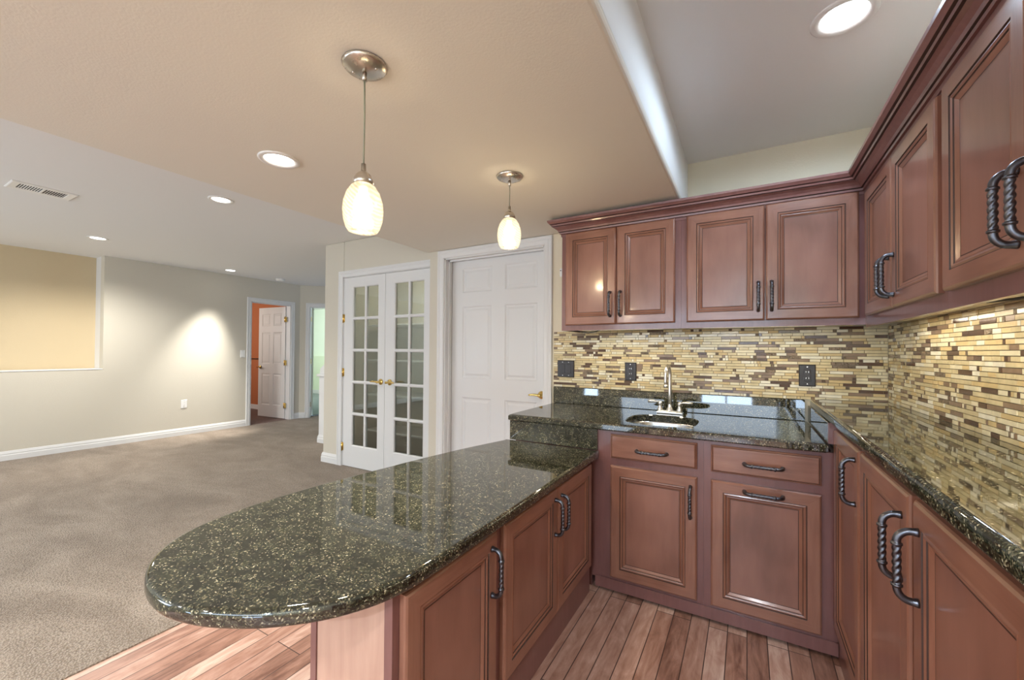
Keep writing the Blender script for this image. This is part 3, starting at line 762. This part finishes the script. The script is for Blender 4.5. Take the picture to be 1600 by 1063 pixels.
# ------------------------------------------------------------------ mosaic tile
def mosaic(T, length, z0, z1, rnd, holes=()):
    m = MB(); pitch = .0160
    n = int((z1 - z0) / pitch) + 1
    for r in range(n):
        a0 = -rnd.random() * .1; zz0 = z0 + r * pitch; zz1 = min(zz0 + pitch - .0013, z1)
        if zz1 - zz0 < .003: continue
        last = 0
        while a0 < length:
            u = rnd.random()
            ln = .0155 if u < .27 else (.049 if u < .65 else .099)
            if ln < .02: w = (.10, .10, .12, .24, .08, .16, .20)
            else: w = (.34, .22, .16, .06, .09, .085, .045)
            k = rnd.choices(range(7), w)[0]
            s, e = max(a0, 0), min(a0 + ln - .0013, length)
            if e - s > .003:
                d = .0078 + rnd.random() * .0016
                P = [(s, 0, zz0), (e, 0, zz0), (e, 0, zz1), (s, 0, zz1), (s + .0006, d, zz0 + .0006), (e - .0006, d, zz0 + .0006), (e - .0006, d, zz1 - .0006), (s + .0006, d, zz1 - .0006)]
                i = m.add([T(*p) for p in P]); mt = TILES[k]
                for q in ((4, 5, 6, 7), (0, 1, 5, 4), (1, 2, 6, 5), (2, 3, 7, 6), (3, 0, 4, 7)): m.face([i + v for v in q], mt)
            a0 += ln
    m.quad([T(0, .0055, z0), T(length, .0055, z0), T(length, .0055, z1), T(0, .0055, z1)], 'grout')
    m.quad([T(0, .0005, z0), T(length, .0005, z0), T(length, .0005, z1), T(0, .0005, z1)], 'grout')
    for a in (0, length): m.quad([T(a, .0005, z0), T(a, .0055, z0), T(a, .0055, z1), T(a, .0005, z1)], 'grout')
    return m
rnd = random.Random(11)
o = mosaic(lambda a, d, z: (-1.232 + a, YW - .0005 - d, z), 1.232 + XR - .010, 1.0005, 1.3985, rnd).build('trim_6')
tag(o, 'cream and brown glass mosaic strip tile behind the sink', 'backsplash', None, 'structure')
o = mosaic(lambda a, d, z: (XR - .0005 - d, YW - .0095 - a, z), 3.0, 1.0108, 1.3985, rnd).build('trim_7')
tag(o, 'cream and brown glass mosaic strip tile along the right wall', 'backsplash', None, 'structure')

# ------------------------------------------------------------------ outlets and switches
def plate(T, w, h, name, label, cat, mat, gangs, kind):
    m = MB(); rings = []
    for ins, d in ((0, 0), (0, .003), (.004, .006)): rings.append([T(-w / 2 + ins, d, -h / 2 + ins), T(w / 2 - ins, d, -h / 2 + ins), T(w / 2 - ins, d, h / 2 - ins), T(-w / 2 + ins, d, h / 2 - ins)])
    m.loft(rings, mat, cap=True)
    o = m.build(name, None, T(0, 0, 0)); tag(o, label, cat)
    for g in range(gangs):
        cx = (g - (gangs - 1) / 2) * .046
        m = MB(); rings = []
        for ins, d in ((0, .0061), (.001, .0078), (.002, .008)): rings.append([T(cx - .0165 + ins, d, -.033 + ins), T(cx + .0165 - ins, d, -.033 + ins), T(cx + .0165 - ins, d, .033 - ins), T(cx - .0165 + ins, d, .033 - ins)])
        m.loft(rings, mat, cap=True)
        if kind == 'outlet':
            for zz in (-.017, .017):
                for dx, hh in ((-.0062, .007), (.0062, .0085)): m.box(cx + dx - .001, cx + dx + .001, .0081, .0085, zz - hh / 2 + .002, zz + hh / 2 + .002, 'steel' if mat == 'blackp' else 'blackc', T)
        m.build('socket' if kind == 'outlet' else 'switch', o)
        for zz in (-.047, .047):
            m = MB(); n = 10
            m.loft([[T(cx + .003 * math.cos(2 * PI * j / n), d, zz + .003 * math.sin(2 * PI * j / n)) for j in range(n)] for d in (.0061, .0072)], 'steel', cap=True); m.build('screw', o)
    return o
def TW(x, z): return lambda s, d, zz: (x + s, YW - .0095 - d, z + zz)
plate(TW(-1.135, 1.131), .128, .120, 'light_switch', 'black double switch plate on the tile next to the white door', 'light switch', 'blackp', 2, 'switch')
plate(TW(-.673, 1.126), .076, .120, 'outlet', 'black outlet on the tile left of the faucet', 'outlet', 'blackp', 1, 'outlet')
plate(TW(.287, 1.133), .076, .120, 'outlet', 'black outlet on the tile right of the faucet near the corner', 'outlet', 'blackp', 1, 'outlet')
def TLW(y, z): return lambda s, d, zz: (XL + d, y + s, z + zz)
plate(TLW(3.625, 1.185), .075, .12, 'light_switch', 'white switch on the living room wall beside the orange room door', 'light switch', 'whitep', 1, 'switch')
plate(TLW(2.833, .455), .075, .12, 'outlet', 'white outlet low on the living room wall', 'outlet', 'whitep', 1, 'outlet')
b = MB(); b.bbox(-1.186, -1.168, YW - .014, YW - .0005, 1.80, 1.862, 'whitep', .003)
o = b.build('alarm_sensor'); tag(o, 'small white sensor on the wall between the door casing and wall cabinet', 'sensor')
b = MB(); b.lathe([(.004, YW - .018), (.004, YW - .013)], 'grey', (-1.178, 0, 1.845), 10, 'Y', True); b.build('button', o)

# ------------------------------------------------------------------ pendants
def pendant(x, y, zb, label):
    t = thing('pendant_lamp', (x, y, ZS), label, 'pendant lamp', 'pendant lamps over the peninsula')
    m = MB(); m.lathe([(.002, ZS - .0005), (.064, ZS - .0005), (.066, ZS - .004), (.060, ZS - .012), (.030, ZS - .021), (.010, ZS - .024), (.002, ZS - .024)], 'pewter', (x, y, 0), 40); m.build('canopy', t)
    m = MB(); m.lathe([(.007, ZS - .050), (.007, ZS - .0245)], 'pewter', (x, y, 0), 14, cap=True); m.build('cord_grip', t)
    for sg in (-1, 1):
        m = MB(); m.lathe([(.001, ZS - .0215), (.004, ZS - .0205), (.005, ZS - .0178), (.004, ZS - .0145)], 'pewter', (x + sg * .036, y + sg * .012, 0), 12, cap=True); m.build('cap_nut', t)
    top = zb + .205
    m = MB(); m.tube([(x, y, ZS - .049), (x + .0015, y, (ZS + top) / 2), (x, y, top - .002)], .0024, 'cord_', 8); m.build('cord', t)
    m = MB(); m.lathe([(.002, top), (.007, top), (.0075, top - .022), (.010, top - .024), (.022, top - .034), (.029, top - .048), (.0305, top - .066), (.028, top - .066), (.002, top - .05)], 'pewter', (x, y, 0), 28); m.build('shade_holder', t)
    zt = top - .062
    prof = [(.027, zt), (.036, zt - .008), (.048, zt - .027), (.0565, zt - .054), (.059, zt - .080), (.0565, zt - .108), (.049, zt - .132), (.043, zt - .143), (.040, zt - .143), (.046, zt - .130), (.0535, zt - .106), (.0560, zt - .080), (.0535, zt - .054), (.045, zt - .027)]
    m = MB(); m.lathe(prof, 'shade', (x, y, 0), 40); m.build('lamp_shade', t)
    m = MB(); m.lathe([(.010, zt - .012), (.012, zt - .028), (.024, zt - .055), (.026, zt - .070), (.021, zt - .085), (.010, zt - .094), (.001, zt - .096)], 'bulb', (x, y, 0), 20); m.build('bulb', t)
    lamp('pendant_light', 'POINT', (x, y, zt - .118), 9.5, WARM, shadow_soft_size=.03)
    return t
M['cord_'] = plain('grey_green_cord', (.30, .31, .22), .45)
pendant(-1.007, .848, 1.612, 'pendant lamp with swirled glass shade nearest the viewer, on the longer cord')
pendant(-1.019, 1.745, 1.765, 'pendant lamp with swirled glass shade in front of the white door, on the shorter cord')

# ------------------------------------------------------------------ recessed lights, vent, detector
def can(x, y, z, r, label, energy, col, lens='lens', ang=110, aim=None):
    t = thing('recessed_light', (x, y, z), label, 'ceiling light', 'recessed ceiling lights')
    m = MB(); m.lathe([(r, z - .0005), (r, z - .004), (r * .96, z - .007), (r * .76, z - .006), (r * .72, z - .002), (r * .70, z - .0008)], 'whitep', (x, y, 0), 40); m.build('trim_ring', t)
    m = MB(); m.lathe([(r * .705, z - .001), (r * .5, z - .003), (.001, z - .004)], lens, (x, y, 0), 36); m.build('lens', t)
    rot = (0, 0, 0)
    if aim: rot = (Vector(aim) - Vector((x, y, z))).to_track_quat('-Z', 'Y').to_euler()
    lamp('recessed_light_beam', 'SPOT', (x, y, z - .012), energy, col, rot=rot, spot_size=math.radians(ang), spot_blend=(1.0 if aim else .7) if ang < 170 else .25, shadow_soft_size=.12 if aim else .06)
    return t
can(.295, 1.815, ZC, .098, 'large cool white recessed light in the high kitchen ceiling by the wall cabinets', 21, COOL, 'lenscool', 178)
can(-1.85, 1.085, ZS, .085, 'recessed light in the lowered ceiling left of the pendant lamps', 100, NEUT, ang=104)
can(-3.617, 1.662, ZC, .085, 'recessed light in the living room ceiling nearest the lowered ceiling edge', 16, NEUT)
can(-6.05, 1.603, ZC, .085, 'recessed light in the living room ceiling in front of the niche', 150, NEUT, ang=156)
can(-6.715, 3.23, ZC, .085, 'recessed light that throws a bright pool on the living room wall', 280, NEUT, ang=54, aim=(-7.02, 3.0, .9))
can(-3.6, -1.2, ZC, .085, 'added recessed fill light in the living room ceiling behind the viewer', 60, NEUT, ang=150)  # this can and those below are unseen, added to brighten the room
can(-1.85, -1.2, ZS, .085, 'added recessed fill light in the lowered ceiling behind the viewer', 50, NEUT, ang=135)
can(.1, -.9, ZC, .098, 'added recessed fill light in the high kitchen ceiling behind the viewer', 85, (.90, .95, 1.0), 'lenscool', 125)
can(-.05, -2.5, ZC, .098, 'added recessed fill light in the high kitchen ceiling near the far wall behind the viewer', 290, (.68, .84, 1.0), 'lenscool', 165)
can(-1.85, -2.5, ZS, .085, 'added recessed fill light in the lowered ceiling near the far wall behind the viewer', 80, (.86, .93, 1.0), ang=165)
can(-3.6, -2.5, ZC, .085, 'added recessed fill light in the living room ceiling near the far wall behind the viewer', 75, (.92, .96, 1.0), ang=165)
can(-3.1, 3.215, ZC, .07, 'unseen recessed fill light added in the closet ceiling behind the glazed doors', 20, NEUT, ang=170)  # unseen can added to brighten the closet

t = thing('ceiling_vent', (-4.605, .912, ZC), 'white slotted air vent in the living room ceiling', 'vent')
m = MB(); vx0, vx1, vy0, vy1 = -4.72, -4.49, .745, 1.08
rings = []
for ins, z in ((0, ZC - .0005), (0, ZC - .004), (.008, ZC - .008), (.045, ZC - .006), (.047, ZC - .001)): rings.append([(vx0 + ins, vy0 + ins, z), (vx1 - ins, vy0 + ins, z), (vx1 - ins, vy1 - ins, z), (vx0 + ins, vy1 - ins, z)])
m.loft(rings, 'whitep'); m.box(vx0 + .04, vx1 - .04, .905, .917, ZC - .007, ZC - .001, 'whitep'); m.build('frame', t)
m = MB()
for k in range(18):
    y = vy0 + .055 + k * .0132
    sl = .001 if k < 9 else -.003
    m.loft([[(vx0 + .046, y, ZC - .0015), (vx1 - .046, y, ZC - .0015), (vx1 - .046, y + sl, ZC - .004), (vx0 + .046, y + sl, ZC - .004)], [(vx0 + .046, y + .0035, ZC - .0015), (vx1 - .046, y + .0035, ZC - .0015), (vx1 - .046, y + sl + .0035, ZC - .004), (vx0 + .046, y + sl + .0035, ZC - .004)]], 'whitep', cap=True)
m.build('louvers', t)
m = MB(); m.box(vx0 + .044, vx1 - .044, vy0 + .044, vy1 - .044, ZC - .0012, ZC - .0006, 'grey'); m.build('duct_opening', t)
t = thing('smoke_detector', (-6.79, 4.03, ZC), 'round white smoke detector on the ceiling near the orange room door', 'smoke detector')
m = MB(); m.lathe([(.065, ZC - .0005), (.068, ZC - .012), (.062, ZC - .030), (.045, ZC - .038), (.001, ZC - .040)], 'whitep', (-6.79, 4.03, 0), 32); m.build('cover', t)
m = MB(); m.lathe([(.072, ZC - .0004), (.072, ZC - .008), (.066, ZC - .008)], 'whitep', (-6.79, 4.03, 0), 32); m.build('mount', t)

# ------------------------------------------------------------------ under cabinet lights and cables
def strip(x0, x1, y0, y1, label, e):
    t = thing('under_cabinet_light', ((x0 + x1) / 2, (y0 + y1) / 2, 1.40), label, 'under cabinet light', 'under cabinet lights')
    m = MB(); m.bbox(x0, x1, y0, y1, 1.3925, 1.3998, 'whitep', .002); m.build('housing', t)
    m = MB(); i = .006; m.box(x0 + i, x1 - i, y0 + i, y1 - i, 1.3915, 1.3924, 'strip'); m.build('diffuser', t)
    sx, sy = x1 - x0 - .02, y1 - y0 - .012
    lamp('under_cabinet_beam', 'AREA', ((x0 + x1) / 2, (y0 + y1) / 2, 1.3905), e, (1, .88, .66), shape='RECTANGLE', size=sx, size_y=sy)
strip(-.93, -.42, 2.500, 2.538, 'slim light under the wall cabinet nearest the white door', .8)
strip(-.22, .34, 2.500, 2.538, 'slim light under the corner wall cabinet on the sink wall', .75)
strip(.502, .538, 1.62, 2.30, 'slim light under the right wall cabinet next to the corner', .9)
strip(.502, .538, .72, 1.50, 'slim light under the right wall cabinet closest to the viewer', 2.2)
b = MB(); b.tube([(-1.00, 2.555, 1.398), (-.95, 2.56, 1.386), (-.90, 2.57, 1.379), (-.85, 2.565, 1.384), (-.81, 2.56, 1.398)], .0035, 'blackc', 8)
tag(b.build('light_cable'), 'short black cable drooping under the wall cabinet nearest the white door', 'cable')
b = MB(); b.tube([(.57, 1.62, 1.398), (.575, 1.50, 1.392), (.58, 1.38, 1.389), (.58, 1.26, 1.392), (.57, 1.20, 1.398)], .0035, 'blackc', 8)
tag(b.build('light_cable'), 'black cable sagging under the right wall cabinet closest to the viewer', 'cable')
b = MB(); b.tube([(-9.6, 4.843, 1.06), (-8.78, 4.843, 1.06), (-8.76, 4.842, 1.03), (-8.755, 4.842, .6), (-8.75, 4.84, .46)], .011, 'blackc', 8)
b.tube([(-8.755, 4.842, .56), (-8.752, 4.838, .44)], .02, 'blackc', 8)
tag(b.build('wall_cable'), 'black cable running along and down the orange wall', 'cable')
